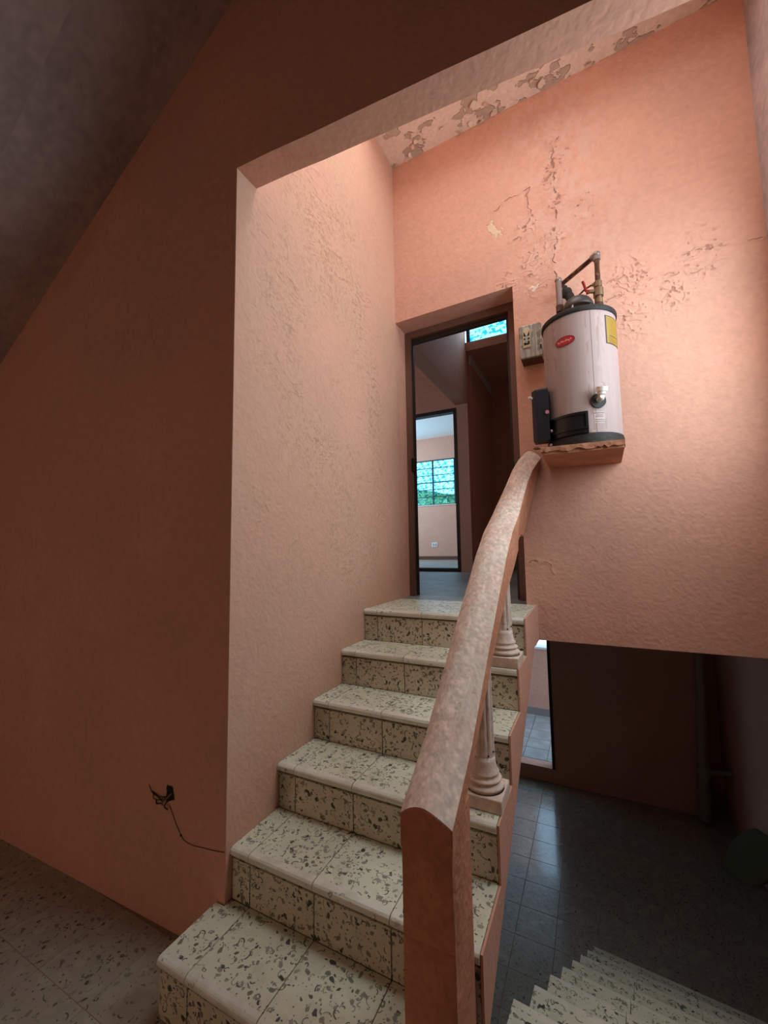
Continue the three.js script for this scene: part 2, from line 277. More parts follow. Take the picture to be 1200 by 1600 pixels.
// landing where the camera stands
const hallFloor = struct('floor', merge([box(-3.0, FL - 0.15, 1.45, -0.0, FL - 0.0015, 5.2), box(0, FL - 0.15, 1.80, 0.95, FL - 0.0015, 5.2), hexa([[0.95, FL - 0.15, 1.55], [0.95, FL - 0.15, 5.2], [2.172, FL - 0.15, 5.2], [2.172, FL - 0.15, 1.65]], [[0.95, FL - 0.0015, 1.55], [0.95, FL - 0.0015, 5.2], [2.172, FL - 0.0015, 5.2], [2.172, FL - 0.0015, 1.65]])]), mMortar);
const TT = 0.285;
function tileGrid(parent, x0, x1, z0, z1, y, mat, t = TT, gap = 0.0022, name = 'floor_tile', th = 0.012) {
  const vs = [0, 1, 2, 3, 4].map((k) => { const g = new RoundedBoxGeometry(t - gap, th, t - gap, 1, 0.0012); const m = metreUV(g, [k * 0.171, k * 0.233]); m.computeVertexNormals(); return m; });
  for (let x = x0; x < x1 - 0.01; x += t) for (let z = z0; z < z1 - 0.01; z += t) {
    const m = new THREE.Mesh(vs[Math.floor(rnd() * 5)], mat); m.name = name; m.position.set(x + t / 2, y - th / 2 + rr(-0.0005, 0), z + t / 2); m.rotation.set(rr(-0.002, 0.002), 0, rr(-0.002, 0.002)); parent.add(m); shade(m);
  }
}
tileGrid(hallFloor, -0.0 - 7 * TT, -0.001, 1.605, 1.605 + 4 * TT, FL, mFloorTile);
tileGrid(hallFloor, -0.0, 0.86, 1.83, 1.83 + 3 * TT, FL, mFloorTile);

// lower level
const lowFloor = struct('floor_lower', box(-1.4, LF - 0.2, -3.3, 2.7, LF - 0.004, 1.95), mMortarDark);
tileGrid(lowFloor, 0.569 - 4 * TT, 2.45, -3.045, 0.4, LF, mDarkTile);
struct('wall_lower', slab([[-1.4, LF], [2.22, LF], [2.22, -0.213], [-1.4, -0.213]], [[[-0.25, LF + 0.17], [0.70, LF + 0.17], [0.70, -0.33], [-0.25, -0.33]]], -3.22, -3.05), mPaint);
struct('wall_lower_recess', merge([box(2.22, LF, -3.6, 2.7, -1.55, -3.35), box(2.22, -1.55, -3.6, 2.7, -0.213, -3.35), box(2.10, LF, -3.35, 2.22, -0.213, -3.22)]), mPaint);
struct('wall_lower_right', box(2.45, LF, -3.35, 2.7, -0.213, 0.0), mPaint);
struct('wall_lower_left', box(-1.4, LF, -3.05, -1.2, -0.213, 1.46), mPaint);
struct('wall_lower_front', box(-1.2, LF, 1.8, 2.172, FL - 0.15, 1.95), mPaint);
struct('wall_lower_end', box(2.172, LF, -0.3, 2.45, -0.213, 0.0), mPaint);
// upper rooms: floor slab (its underside is the ceiling of the lower level)
struct('floor_upper', merge([box(-4.4, -0.213, -3.3, 2.7, 0, -0.3), box(0.001, -0.05, -0.2999, 0.873, -0.001, -0.0005), box(-0.45, -0.213, -4.9, 1.1, 0, -3.3)]), floorGrey);
struct('floor_bedroom', box(-4.4, -0.213, -7.2, -0.45, 0.05, -3.3), floorGrey);
const XB = -0.278, ZI = -3.1;
struct('wall_inner', merge([slab([[-4.4, 0], [XB, 0], [XB, 3.4], [-4.4, 3.4]], [[[-1.235, 0.001], [-0.452, 0.001], [-0.452, 2.44], [-1.235, 2.44]]], ZI - 0.17, ZI),
  box(XB, 3.28, ZI - 0.17, 1.1, 3.41, ZI), box(0.95, 0, ZI - 0.17, 1.8, 4.1, ZI)]), mPaint);
struct('wall_alcove', merge([box(XB - 0.17, 0, -4.9, XB, 3.41, ZI - 0.17), box(XB, 0, -4.9, 1.1, 3.41, -4.73), box(0.95, 0, -4.73, 1.1, 3.41, ZI - 0.17)]), mPaint);
struct('ceiling_alcove', box(XB - 0.17, 3.29, -4.9, 1.1, 3.41, ZI - 0.17), mPaint);
struct('wall_beam', box(XB - 0.185, 2.48, ZI, XB, 4.1, -0.3), mPaint);
struct('ceiling_upper', merge([box(XB - 0.185, 4.1, ZI - 0.4, 1.8, 4.25, -0.0), box(-4.4, 3.4, ZI - 0.17, XB - 0.185, 3.55, -0.3)]), mPaint);
struct('wall_upper_right', box(1.6, 0, ZI, 1.8, 4.1, -0.3), mPaint);
struct('wall_upper_left', box(-4.4, 0, ZI, -4.2, 3.4, -0.3), mPaint);
struct('wall_upper_near', slab([[-4.4, 0], [-0.3, 0], [-0.3, 4.1], [-4.4, 4.1]], [[[-2.8, 1.3], [-1.6, 1.3], [-1.6, 2.5], [-2.8, 2.5]]], -0.3, -0.1), mPaint);  // opening added to go with the near-side fill light
// far bedroom
struct('wall_bedroom', merge([slab([[-4.4, 0.05], [-0.1, 0.05], [-0.1, 3.14], [-4.4, 3.14]], [[[-3.48, 1.42], [-1.08, 1.42], [-1.08, 2.575], [-3.48, 2.575]]], -7.2, -7.0), box(-0.45, 0.05, -7.0, -0.25, 3.14, -3.27)]), mPaint);
struct('wall_bedroom_left', slab([[-7.0, 0.05], [-3.27, 0.05], [-3.27, 3.14], [-7.0, 3.14]].map(([z, y]) => [-z, y]), [[[4.7, 1.3], [6.1, 1.3], [6.1, 2.5], [4.7, 2.5]]], 0, 0.2).rotateY(Math.PI / 2).translate(-4.4, 0, 0), mPaint);
struct('ceiling_bedroom', box(-4.4, 3.14, -7.2, -0.25, 3.3, -3.27), mWhite);
struct('baseboard_bedroom', rbox(-4.19, 0.05, -7.0, -0.46, 0.135, -6.985, 0.003), std({ color: 0x6b4331, roughness: 0.5 }));
// terrace outside the lower door
const terr = struct('floor_terrace', box(-2.5, LF, -4.95, 4.0, LF + 0.155, -3.22), mMortar);
tileGrid(terr, -0.32, 1.05, -3.23 - 0.30 * 5, -3.24, LF + 0.17, mTerrace, 0.30, 0.006);
{ const s = new THREE.Mesh(box(-0.25, LF, -3.235, 0.70, LF + 0.165, -3.06), mTerrace); s.name = 'threshold'; terr.add(s); }
struct('wall_parapet', box(-2.5, LF + 0.155, -4.9, 4.0, -1.37, -4.74), mPaint);
struct('trim', rbox(-2.5, -1.37, -4.93, 4.0, -1.335, -4.71, 0.006), mWhite).name = 'trim_2';
struct('baseboard_terrace', box(-2.5, LF + 0.17, -4.74, 4.0, LF + 0.28, -4.728), std({ color: 0x8d8580 }));

// ---------------------------------------------------------------- door frames and windows
{
  const z0 = -0.235, z1 = -0.175, d = struct('door_1', merge([box(0.002, 0.003, z0, 0.045, 2.083, z1), box(0.81, 0.003, z0, 0.872, 2.105, z1)]), mFrameBrown);
  struct('door_frame', merge([hexa([[0.045, 2.035, z0], [0.81, 2.05, z0], [0.81, 2.05, z1], [0.045, 2.035, z1]].reverse(), [[0.045, 2.086, z0], [0.81, 2.106, z0], [0.81, 2.106, z1], [0.045, 2.086, z1]].reverse())]), mFrameBrown, d);
  struct('door_stop', merge([box(0.045, 0.003, z0, 0.058, 2.035, z0 + 0.03), box(0.79, 0.003, z0, 0.81, 2.04, z0 + 0.03), hexa([[0.058, 2.0, z0], [0.79, 2.018, z0], [0.79, 2.018, z0 + 0.03], [0.058, 2.0, z0 + 0.03]].reverse(), [[0.058, 2.036, z0], [0.79, 2.051, z0], [0.79, 2.051, z0 + 0.03], [0.058, 2.036, z0 + 0.03]].reverse())]), mFrame, d);
  struct('strike_plate', rbox(0.04, 0.955, z1 - 0.02, 0.064, 1.06, z1 + 0.012, 0.004), std({ color: 0x14100e, roughness: 0.4, metalness: 0.5 }), d);
}
{
  const z0 = ZI - 0.10, z1 = ZI + 0.012, d = struct('door_2', merge([box(-1.235, 0.002, z0, -1.19, 2.44, z1), box(-0.495, 0.002, z0, -0.452, 2.44, z1)]), mFrame);
  struct('door_frame', box(-1.19, 2.385, z0, -0.495, 2.44, z1), mFrame, d);
  struct('threshold', box(-1.19, 0.002, z0, -0.495, 0.052, z1 - 0.02), mFrame, d);
}
struct('door_3', merge([box(0.665, LF + 0.171, -3.14, 0.699, -0.331, -3.04), box(-0.249, LF + 0.171, -3.14, -0.215, -0.331, -3.04), box(-0.215, -0.37, -3.14, 0.665, -0.331, -3.04)]), mFrame);
// patterned glass of the louvres and of the transom: cyan tint with a rolled relief
const glassTex = bake(512, 512, 0.6, 0.6, (x, y) => {
  const wx = x + 0.05 * (vn(x * 30, y * 30) - 0.5), wy = y + 0.05 * (vn(x * 30 + 9, y * 30) - 0.5), n = fbm(wx * 26, wy * 40, 3), t = smooth(0.50, 0.64, n);
  const c = mix3([214, 255, 255], [104, 200, 226], t); return [...c, n];
});
const mGlass = new THREE.MeshPhysicalMaterial({ ...glassTex, bumpScale: 0.006, transmission: 1, thickness: 0, roughness: 0.12, ior: 1.45, side: THREE.DoubleSide });
{
  const zc = -7.07, d = struct('window_1', merge([box(-3.48, 1.42, zc - 0.03, -3.44, 2.575, zc + 0.03), box(-1.12, 1.42, zc - 0.03, -1.08, 2.575, zc + 0.03), box(-3.44, 1.42, zc - 0.03, -1.12, 1.445, zc + 0.03), box(-3.44, 2.555, zc - 0.03, -1.12, 2.575, zc + 0.03)]), mFrameTeal);
  const xs = [-2.865, -2.275, -1.695];
  xs.forEach((x, k) => struct('mullion', box(x - (k === 2 ? 0.022 : 0.016), 1.445, zc - 0.03, x + (k === 2 ? 0.022 : 0.016), 2.555, zc + 0.03), mFrameTeal, d));
  const ed = [-3.44, ...xs, -1.12], ph = (2.555 - 1.445) / 6;
  for (let c = 0; c < 4; c++) {
    struct('transom_bar', box(ed[c] + 0.016, 1.988, zc - 0.025, ed[c + 1] - 0.016, 2.012, zc + 0.025), mFrameTeal, d);
    for (let r = 0; r < 6; r++) {
      const g = new THREE.BoxGeometry(ed[c + 1] - ed[c] - 0.03, ph - 0.012, 0.005), open = c === 3 && r > 2 ? 0.9 : 0.10; g.rotateX(-open);
      const uv = metreUV(g, [rnd(), rnd()]); uv.translate((ed[c] + ed[c + 1]) / 2, 1.445 + ph * (r + 0.5), zc); uv.computeVertexNormals();
      struct('pane', uv, mGlass, d);
    }
    for (const y of [1, 2, 4, 5]) struct('louvre_clip', box(ed[c] + 0.012, 1.445 + ph * y - 0.010, zc + 0.006, ed[c + 1] - 0.012, 1.445 + ph * y + 0.010, zc + 0.016), mFrameTeal, d);
  }
  struct('window_sill', rbox(-3.48, 1.40, -7.02, -1.08, 1.42, -6.975, 0.004), mWhite, d);
}
{
  const d = struct('window_2', merge([box(XB + 0.002, 3.412, ZI - 0.11, XB + 0.05, 3.98, ZI - 0.06), box(0.9, 3.412, ZI - 0.11, 0.949, 3.98, ZI - 0.06), box(XB + 0.05, 3.40, ZI - 0.11, 0.9, 3.43, ZI - 0.06), box(XB + 0.05, 3.93, ZI - 0.11, 0.9, 3.98, ZI - 0.06)]), mFrame);
  struct('pane', metreUV(new THREE.BoxGeometry(0.9 - XB - 0.05, 0.5, 0.005).translate((0.9 + XB + 0.05) / 2, 3.68, ZI - 0.085)), mGlass, d);
  struct('window_lintel', box(XB, 3.98, ZI - 0.17, 0.95, 4.1, ZI), mWhite, d);
}
{
  const g = struct('unseen_window_4', slab([[4.7, 1.3], [6.1, 1.3], [6.1, 2.5], [4.7, 2.5]], [[[4.75, 1.35], [6.05, 1.35], [6.05, 2.45], [4.75, 2.45]]], 0.08, 0.12).rotateY(Math.PI / 2).translate(-4.4, 0, 0), mFrameTeal);  // unseen side window built around the bedroom fill light
  struct('pane', box(-4.302, 1.35, -6.05, -4.297, 2.45, -4.75), mGlass, g);
}

const mClear = new THREE.MeshPhysicalMaterial({ color: 0xffffff, transmission: 1, thickness: 0, roughness: 0.05, side: THREE.DoubleSide });
{
  const W = SIDEWIN, g = struct('window_5', merge([box(2.30, W.y0, W.z0, 2.34, W.y1, W.z0 + 0.04), box(2.30, W.y0, W.z1 - 0.04, 2.34, W.y1, W.z1), box(2.30, W.y0, W.z0 + 0.04, 2.34, W.y0 + 0.04, W.z1 - 0.04), box(2.30, W.y1 - 0.04, W.z0 + 0.04, 2.34, W.y1, W.z1 - 0.04), box(2.30, 1.48, W.z0 + 0.04, 2.34, 1.52, W.z1 - 0.04)]), mFrameTeal);
  struct('pane', box(2.318, W.y0 + 0.04, W.z0 + 0.04, 2.323, 1.48, W.z1 - 0.04), mClear, g); struct('pane', box(2.318, 1.52, W.z0 + 0.04, 2.323, W.y1 - 0.04, W.z1 - 0.04), mClear, g);
  const h = struct('added_window_6', slab([[-1.45, -0.45], [-0.35, -0.45], [-0.35, 0.65], [-1.45, 0.65]], [[[-1.41, -0.41], [-0.39, -0.41], [-0.39, 0.61], [-1.41, 0.61]]], 5.28, 5.32), mFrameTeal);  // added unseen window; amber pane made up to warm the hall fill
  struct('pane', box(-1.41, -0.41, 5.297, -0.39, 0.61, 5.302), new THREE.MeshPhysicalMaterial({ color: 0xf0b078, transmission: 1, thickness: 0, roughness: 0.2, side: THREE.DoubleSide }), h);
}
// ---------------------------------------------------------------- staircase up
const JX = [0, 0.09, 0.375, 0.66, 0.932];
const NOSE = 0.030;
function flatGeo(x0, x1, yTop, zFront, zBack, th = 0.033, gap = 0.0035) { const g = new THREE.BoxGeometry(x1 - x0 - gap, th, zFront - NOSE - zBack); g.translate((x0 + x1) / 2, yTop - th / 2, (zFront - NOSE + zBack) / 2); return metreUV(g, [rnd(), rnd()]); }
// one tread tile with its worn, plain bullnose as a part of it
function addTread(st, x0, x1, y, zF, zB) { const t = part('tread_tile', flatGeo(x0, x1, y, zF, zB), mTread, st); part('bullnose', treadGeo(x0, x1, y, zF, zF - NOSE), mNose, t); }
function treadGeo(x0, x1, yTop, zFront, zBack, th = 0.033, gap = 0.0035) {
  const r = th / 2, s = new THREE.Shape(), n = -zFront;            // shape x = -z
  s.moveTo(-zBack, yTop - th); s.lineTo(-zBack, yTop); s.lineTo(n + r, yTop); s.absarc(n + r, yTop - r, r, Math.PI / 2, Math.PI * 1.5, false); s.lineTo(-zBack, yTop - th);
  const g = new THREE.ExtrudeGeometry(s, { depth: x1 - x0 - gap, bevelEnabled: false, curveSegments: 10 });
  g.rotateY(Math.PI / 2); g.translate(x0 + gap / 2, 0, 0);
  return metreUV(toCreasedNormals(g, 0.6), [rnd(), rnd()]);
}
{
  const st = thing('staircase', 'short flight of speckled terrazzo steps rising to the open doorway', 'stairs', [0.47, FL, 1.0]);
  const zig = (dy, dz) => { const p = []; for (let k = 0; k < 6; k++) { p.push([k === 0 ? 0 : Z0 + (k - 1) * G - OV - dz, -k * H - dy]); p.push([Z0 + k * G - OV - dz, -k * H - dy]); } return p; };
  const under = [[1.795, -1.13], [0.236, -0.205], [0.16, -0.212], [0.0, -0.213]];
  const body = zig(0.030, 0.012); body.push([Z0 + 5 * G - OV - 0.012, FL], ...under);
  part('stair_body', sideSlab(body, 0.0, 0.932), mMortar, st);
  const skin = zig(0.002, -0.004); skin.push([Z0 + 5 * G - OV + 0.004, FL], ...under);
  part('side_plaster', sideSlab(skin, 0.932, WS), mPaint, st, 'painted plaster side of the flight');
  for (let k = 0; k < 6; k++) {
    const y = -k * H, zF = Z0 + k * G, zB = k === 0 ? 0.001 : Z0 + (k - 1) * G - OV + 0.001, yr0 = k === 5 ? FL : -(k + 1) * H;
    for (let i = 0; i < 4; i++) {
      let [a, b] = [JX[i], JX[i + 1]];
      if (k === 5 && i === 0) { part('tread_tile', box(0.002, y - 0.03, zB, 0.088, y - 0.001, 1.582), mTread, st); a = -0.0416; addTread(st, a, b, y, zF, 1.582); }
      else addTread(st, a, b, y, zF, zB);
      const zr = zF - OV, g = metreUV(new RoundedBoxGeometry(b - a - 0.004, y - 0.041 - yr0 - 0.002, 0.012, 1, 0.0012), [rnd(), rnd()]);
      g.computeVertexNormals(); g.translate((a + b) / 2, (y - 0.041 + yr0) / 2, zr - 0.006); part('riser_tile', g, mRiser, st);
    }
  }
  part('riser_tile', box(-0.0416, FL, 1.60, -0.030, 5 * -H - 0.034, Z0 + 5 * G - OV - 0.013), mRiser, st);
}
// ---------------------------------------------------------------- staircase down
{
  const th = 0.085, gg = 0.2777, hh = (FL - LF) / 8, W = 1.205, st = thing('staircase', 'flight of terrazzo steps going down to the dark lower floor', 'stairs', [0.955, FL, 1.244]);
  st.rotation.y = -th;
  const local = (n, g, m, at = st) => { const o = new THREE.Mesh(g, m); o.name = n; at.add(o); shade(o); return o; };
  const xs = [0, 0.285, 0.57, 0.855, 1.14, W];
  const edge = new THREE.Shape(); // landing edge block back to the level floor
  for (let k = 0; k < 8; k++) {
    const y = -k * hh, zF = -k * gg, zB = zF + (k === 0 ? 0.295 : gg + 0.012);
    for (let i = 0; i < 5; i++) {
      const wk = W - 0.024 * k, w = Math.min(i === 4 ? wk : xs[i + 1], wk); if (w - xs[i] < 0.03) continue;
      // here the nosing faces -z: build it facing +z and turn it
      const g = flatGeo(-w, -xs[i], y, -zF, -zB, 0.03); g.rotateY(Math.PI); const t = local('tread_tile', g, mTread); const q = treadGeo(-w, -xs[i], y, -zF, -zF - NOSE, 0.03); q.rotateY(Math.PI); local('bullnose', q, mNose, t);
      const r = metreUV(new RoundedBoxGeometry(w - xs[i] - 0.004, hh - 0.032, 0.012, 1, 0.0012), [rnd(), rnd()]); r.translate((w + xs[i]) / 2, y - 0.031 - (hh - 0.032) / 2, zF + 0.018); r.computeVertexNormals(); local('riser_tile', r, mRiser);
    }
  }
  const pr = []; for (let k = 0; k < 8; k++) { pr.push([-k * gg + 0.024, -k * hh - 0.03]); pr.push([-k * gg + 0.024, -(k + 1) * hh - (k === 7 ? 0 : 0.03)]); }
  pr.push([-7 * gg + 0.35, -8 * hh], [0.29, -0.36], [0.29, -0.03]);
  local('stair_body', sideSlab(pr, 0.002, W - 0.20), mMortar);
}

// ---------------------------------------------------------------- newel, balusters, handrail
const railTex = bake(512, 768, 0.5, 2.4, (x, y) => {
  const f = fbm(x * 90, y * 70, 3), t = fbm(x * 16, y * 9, 4), s = fbm(x * 34 + 8, y * 7, 3); let c = mix3([236, 208, 192], [238, 220, 204], smooth(0.3, 0.75, t)); c = mix3(c, [132, 108, 92], 0.45 * smooth(0.50, 0.80, s) * smooth(0.45, 0.7, f)); const k = 0.93 + 0.28 * (f - 0.5); return [c[0] * k, c[1] * k, c[2] * k, f];
});
const mRailTop = std({ ...railTex, bumpScale: 0.0022, roughness: 0.85 });
const mRough = std({ ...bake(512, 512, 0.6, 0.6, (x, y) => { const f = fbm(x * 60, y * 60, 3), g2 = ridge(x * 50, y * 50), t = fbm(x * 8, y * 8, 3), s = 0.92 + 0.2 * (t - 0.5) + 0.12 * (f - 0.5); return [214 * s, 146 * s, 112 * s, 0.3 + 0.5 * f + 0.2 * g2]; }), bumpScale: 0.008, roughness: 0.85 });
const arch = (u) => 4 * 0.026 * u * (1 - u) * (1.25 - 0.5 * u);
{
  const nw = thing('newel_post', 'square plastered newel post with arched top at the foot of the rail', 'post', [0.8525, -5 * H, 1.645]);
  const s = new THREE.Shape(); s.moveTo(0.785, -5 * H); s.lineTo(0.785, -0.313);
  for (let i = 1; i < 16; i++) s.lineTo(0.785 + 0.135 * i / 16, -0.313 - 0.009 * i / 16 + arch(i / 16)); s.lineTo(0.92, -0.322); s.lineTo(0.92, -5 * H);
  const g = new THREE.ExtrudeGeometry(s, { depth: 0.158, bevelEnabled: true, bevelSize: 0.003, bevelThickness: 0.003, bevelOffset: -0.003, bevelSegments: 2 }); g.translate(0, 0, 1.565);
  part('post_shaft', metreUV(toCreasedNormals(g, 0.5)), mRough, nw);
  part('chipped_corner', metreUV(tube([[0.919, -0.90, 1.7235], [0.9192, -0.7, 1.7232], [0.9188, -0.5, 1.7236]], 0.0012, 12, 5)), std({ color: 0x5d3a2c }), nw);
}
{
  const hr = thing('handrail', 'weathered plaster handrail curving up to the wall below the water heater', 'handrail', [0.85, 0.1, 0.9]);
  const S = [ // left edge, right edge, depth below left, depth below right, right foot x
    [[0.782, -0.312, 1.724], [0.922, -0.320, 1.724], 0.075], [[0.782, -0.195, 1.53], [0.922, -0.205, 1.53], 0.065], [[0.782, -0.055, 1.352], [0.921, -0.062, 1.352], 0.075], [[0.781, 0.055, 1.217], [0.921, 0.048, 1.217], 0.085],
    [[0.78, 0.150, 1.085], [0.92, 0.148, 1.085], 0.10], [[0.78, 0.247, 0.955], [0.92, 0.245, 0.955], 0.12], [[0.78, 0.322, 0.86], [0.92, 0.321, 0.863], 0.14], [[0.78, 0.441, 0.678], [0.92, 0.437, 0.678], 0.17], [[0.782, 0.53, 0.49], [0.925, 0.526, 0.50], 0.18],
    [[0.80, 0.62, 0.38], [0.936, 0.606, 0.43], 0.22], [[0.822, 0.717, 0.27], [0.948, 0.735, 0.27], 0.30], [[0.845, 0.835, 0.14], [0.964, 0.819, 0.16], 0.38], [[0.868, 0.912, 0.045], [0.985, 0.875, 0.08], 0.45], [[0.905, 0.962, 0.010], [1.003, 0.920, 0.012], 0.48]];
  const foot = [0.92, 0.92, 0.92, 0.92, 0.92, 0.92, 0.92, 0.92, 0.915, 0.90, 0.89, 0.885, 0.882, 0.88];
  const N = 10, P = S.map(([l, r], j) => { const a = []; for (let i = 0; i <= N; i++) { const u = i / N; a.push([l[0] + (r[0] - l[0]) * u, l[1] + (r[1] - l[1]) * u + arch(u) + 0.004 * (vn(j * 1.7, u * 2.5) - 0.5), l[2] + (r[2] - l[2]) * u]); } return a; });
  const quad = (v, a, b, c, d) => v.push(...a, ...b, ...c, ...a, ...c, ...d);
  const uvs = [], top = []; let run = 0;
  for (let j = 0; j + 1 < P.length; j++) {
    const len = V(...P[j][5]).distanceTo(V(...P[j + 1][5]));
    for (let i = 0; i < N; i++) { quad(top, P[j][i], P[j][i + 1], P[j + 1][i + 1], P[j + 1][i]); const u0 = i * 0.014, u1 = u0 + 0.014, w0 = run, w1 = run + len; uvs.push(u0, w0, u1, w0, u1, w1, u0, w0, u1, w1, u0, w1); }
    run += len;
  }
  const tg = new THREE.BufferGeometry(); tg.setAttribute('position', new THREE.Float32BufferAttribute(top, 3)); tg.setAttribute('uv', new THREE.Float32BufferAttribute(uvs, 2)); tg.computeVertexNormals();
  part('rail_top', toCreasedNormals(tg, 0.7), mRailTop, hr, 'worn pale top of the rail');
  const v = [], Bt = S.map(([l, r, t], j) => [[Math.min(l[0], foot[j] - 0.03), Math.min(l[1], r[1]) - t, l[2]], [foot[j], Math.min(l[1], r[1]) - t, r[2]]]);
  for (let j = 0; j + 1 < S.length; j++) {
    const [l0, r0] = S[j], [l1, r1] = S[j + 1], [a0, b0] = Bt[j], [a1, b1] = Bt[j + 1];
    quad(v, l1, l0, a0, a1); quad(v, r0, r1, b1, b0); quad(v, a1, a0, b0, b1);
  }
  const cap = (j, f) => { const [a, b] = Bt[j]; for (let i = 0; i < N; i++) f ? v.push(...a, ...P[j][i + 1], ...P[j][i]) : v.push(...a, ...P[j][i], ...P[j][i + 1]); f ? v.push(...a, ...b, ...P[j][N]) : v.push(...a, ...P[j][N], ...b); };
  cap(0, true); cap(S.length - 1, false);
  const bg = new THREE.BufferGeometry(); bg.setAttribute('position', new THREE.Float32BufferAttribute(v, 3)); bg.computeVertexNormals();
  part('rail_body', metreUV(bg), mRough, hr, 'orange sides of the rail');
}
const mBal = std({ ...bake(256, 256, 0.4, 0.4, (x, y) => { const f = fbm(x * 70, y * 50, 3), t = fbm(x * 12, y * 12, 3), s = 0.94 + 0.2 * (f - 0.5) + 0.16 * (t - 0.5); return [236 * s, 214 * s, 198 * s, f]; }), bumpScale: 0.003, roughness: 0.8 });
function baluster(y0, yTop, zc, label) {
  const X = 0.864, b = thing('baluster', label, 'baluster', [X, y0, zc]);
  part('plinth', metreUV(rbox(X - 0.075, y0, zc - 0.077, X + 0.0745, y0 + 0.046, zc + 0.077, 0.005)), mBal, b);
  const pr = [[0, 0.046], [0.069, 0.046]]; for (let i = 0; i <= 8; i++) pr.push([0.058 + 0.012 * Math.sin(Math.PI * i / 8), 0.047 + 0.022 * i / 8]);
  pr.push([0.055, 0.072]); for (let i = 0; i <= 8; i++) pr.push([0.054 + 0.008 * Math.sin(Math.PI * i / 8), 0.074 + 0.014 * i / 8]);
  pr.push([0.051, 0.091], [0.050, 0.097], [0.053, 0.099], [0.053, 0.104], [0.049, 0.107], [0.044, 0.122], [0.041, 0.14], [0.040, 0.158], [0, 0.158]);
  part('base_moulding', metreUV(lathe(pr, [X, y0, zc])), mBal, b);
  const g = new THREE.CylinderGeometry(0.036, 0.040, yTop - y0 - 0.157, 80, 14), p = g.attributes.position, hgt = yTop - y0 - 0.157;
  for (let i = 0; i < p.count; i++) { const x = p.getX(i), z = p.getZ(i), t = (p.getY(i) / hgt + 0.5), a = Math.atan2(z, x), fl = Math.pow(Math.abs(Math.cos(a * 5)), 0.7), k = 1 - 0.13 * (1 - fl) * smooth(0.02, 0.10, t); p.setX(i, x * k); p.setZ(i, z * k); }
  g.translate(X, y0 + 0.157 + hgt / 2, zc); g.computeVertexNormals(); part('fluted_shaft', metreUV(g), mBal, b);
  for (let k = 0; k < 4; k++) { const a = 0.9 - k * 0.62; part('flute_dot', ball([X + 0.0395 * Math.cos(a), y0 + 0.165 + 0.01 * (k % 2), zc + 0.0395 * Math.sin(a)], 0.0035).scale(1, 1, 1), std({ color: 0x4c3326 }), b); }  // small dark dots at the lower ends of the flutes
}
baluster(-3 * H, 0.012, 1.167, 'fluted white column baluster nearest the newel post on the lower tread');
baluster(-1 * H, 0.26, 0.710, 'fluted white column baluster near the wall on the upper tread');

// ---------------------------------------------------------------- shelf and water heater
{
  const sh = thing('wall_shelf', 'plastered concrete shelf with a ragged front edge carrying the water heater', 'shelf', [1.24, 0.845, 0.22]);
  part('shelf_slab', hexa([[1.05, 0.845, 0.001], [1.05, 0.845, 0.455], [1.43, 0.845, 0.430], [1.44, 0.845, 0.001]].reverse().map((p) => p), [[1.05, 0.882, 0.001], [1.05, 0.882, 0.455], [1.43, 0.882, 0.430], [1.44, 0.882, 0.001]].reverse()), mRough, sh);
  const n = 26, v = []; for (let i = 0; i < n; i++) { const x0 = 1.045 + 0.388 * i / n, x1 = x0 + 0.388 / n, z = 0.458 - 0.026 * i / n, d0 = 0.010 + 0.020 * vn(i * 0.9, 7), d1 = 0.010 + 0.020 * vn((i + 1) * 0.9, 7); v.push(hexa([[x0, 0.878 - d0, z - 0.012], [x1, 0.878 - d1, z - 0.012], [x1, 0.878 - d1, z + 0.010], [x0, 0.878 - d0, z + 0.010]].reverse(), [[x0, 0.886, z - 0.012], [x1, 0.886, z - 0.012], [x1, 0.884, z + 0.008], [x0, 0.884, z + 0.008]].reverse())); }
  part('ragged_lip', merge(v), std({ ...cementTex, color: 0xe9b592, bumpScale: 0.02 }), sh, 'rough mortar lip');
  part('broken_corner', metreUV(new THREE.DodecahedronGeometry(0.03, 0).scale(1.1, 0.28, 0.7).translate(1.035, 0.889, 0.43)), std({ color: 0x7a4a35 }), sh);
}
const HX = 1.255, HZ = 0.235, HR = 0.187, SY = 0.886;
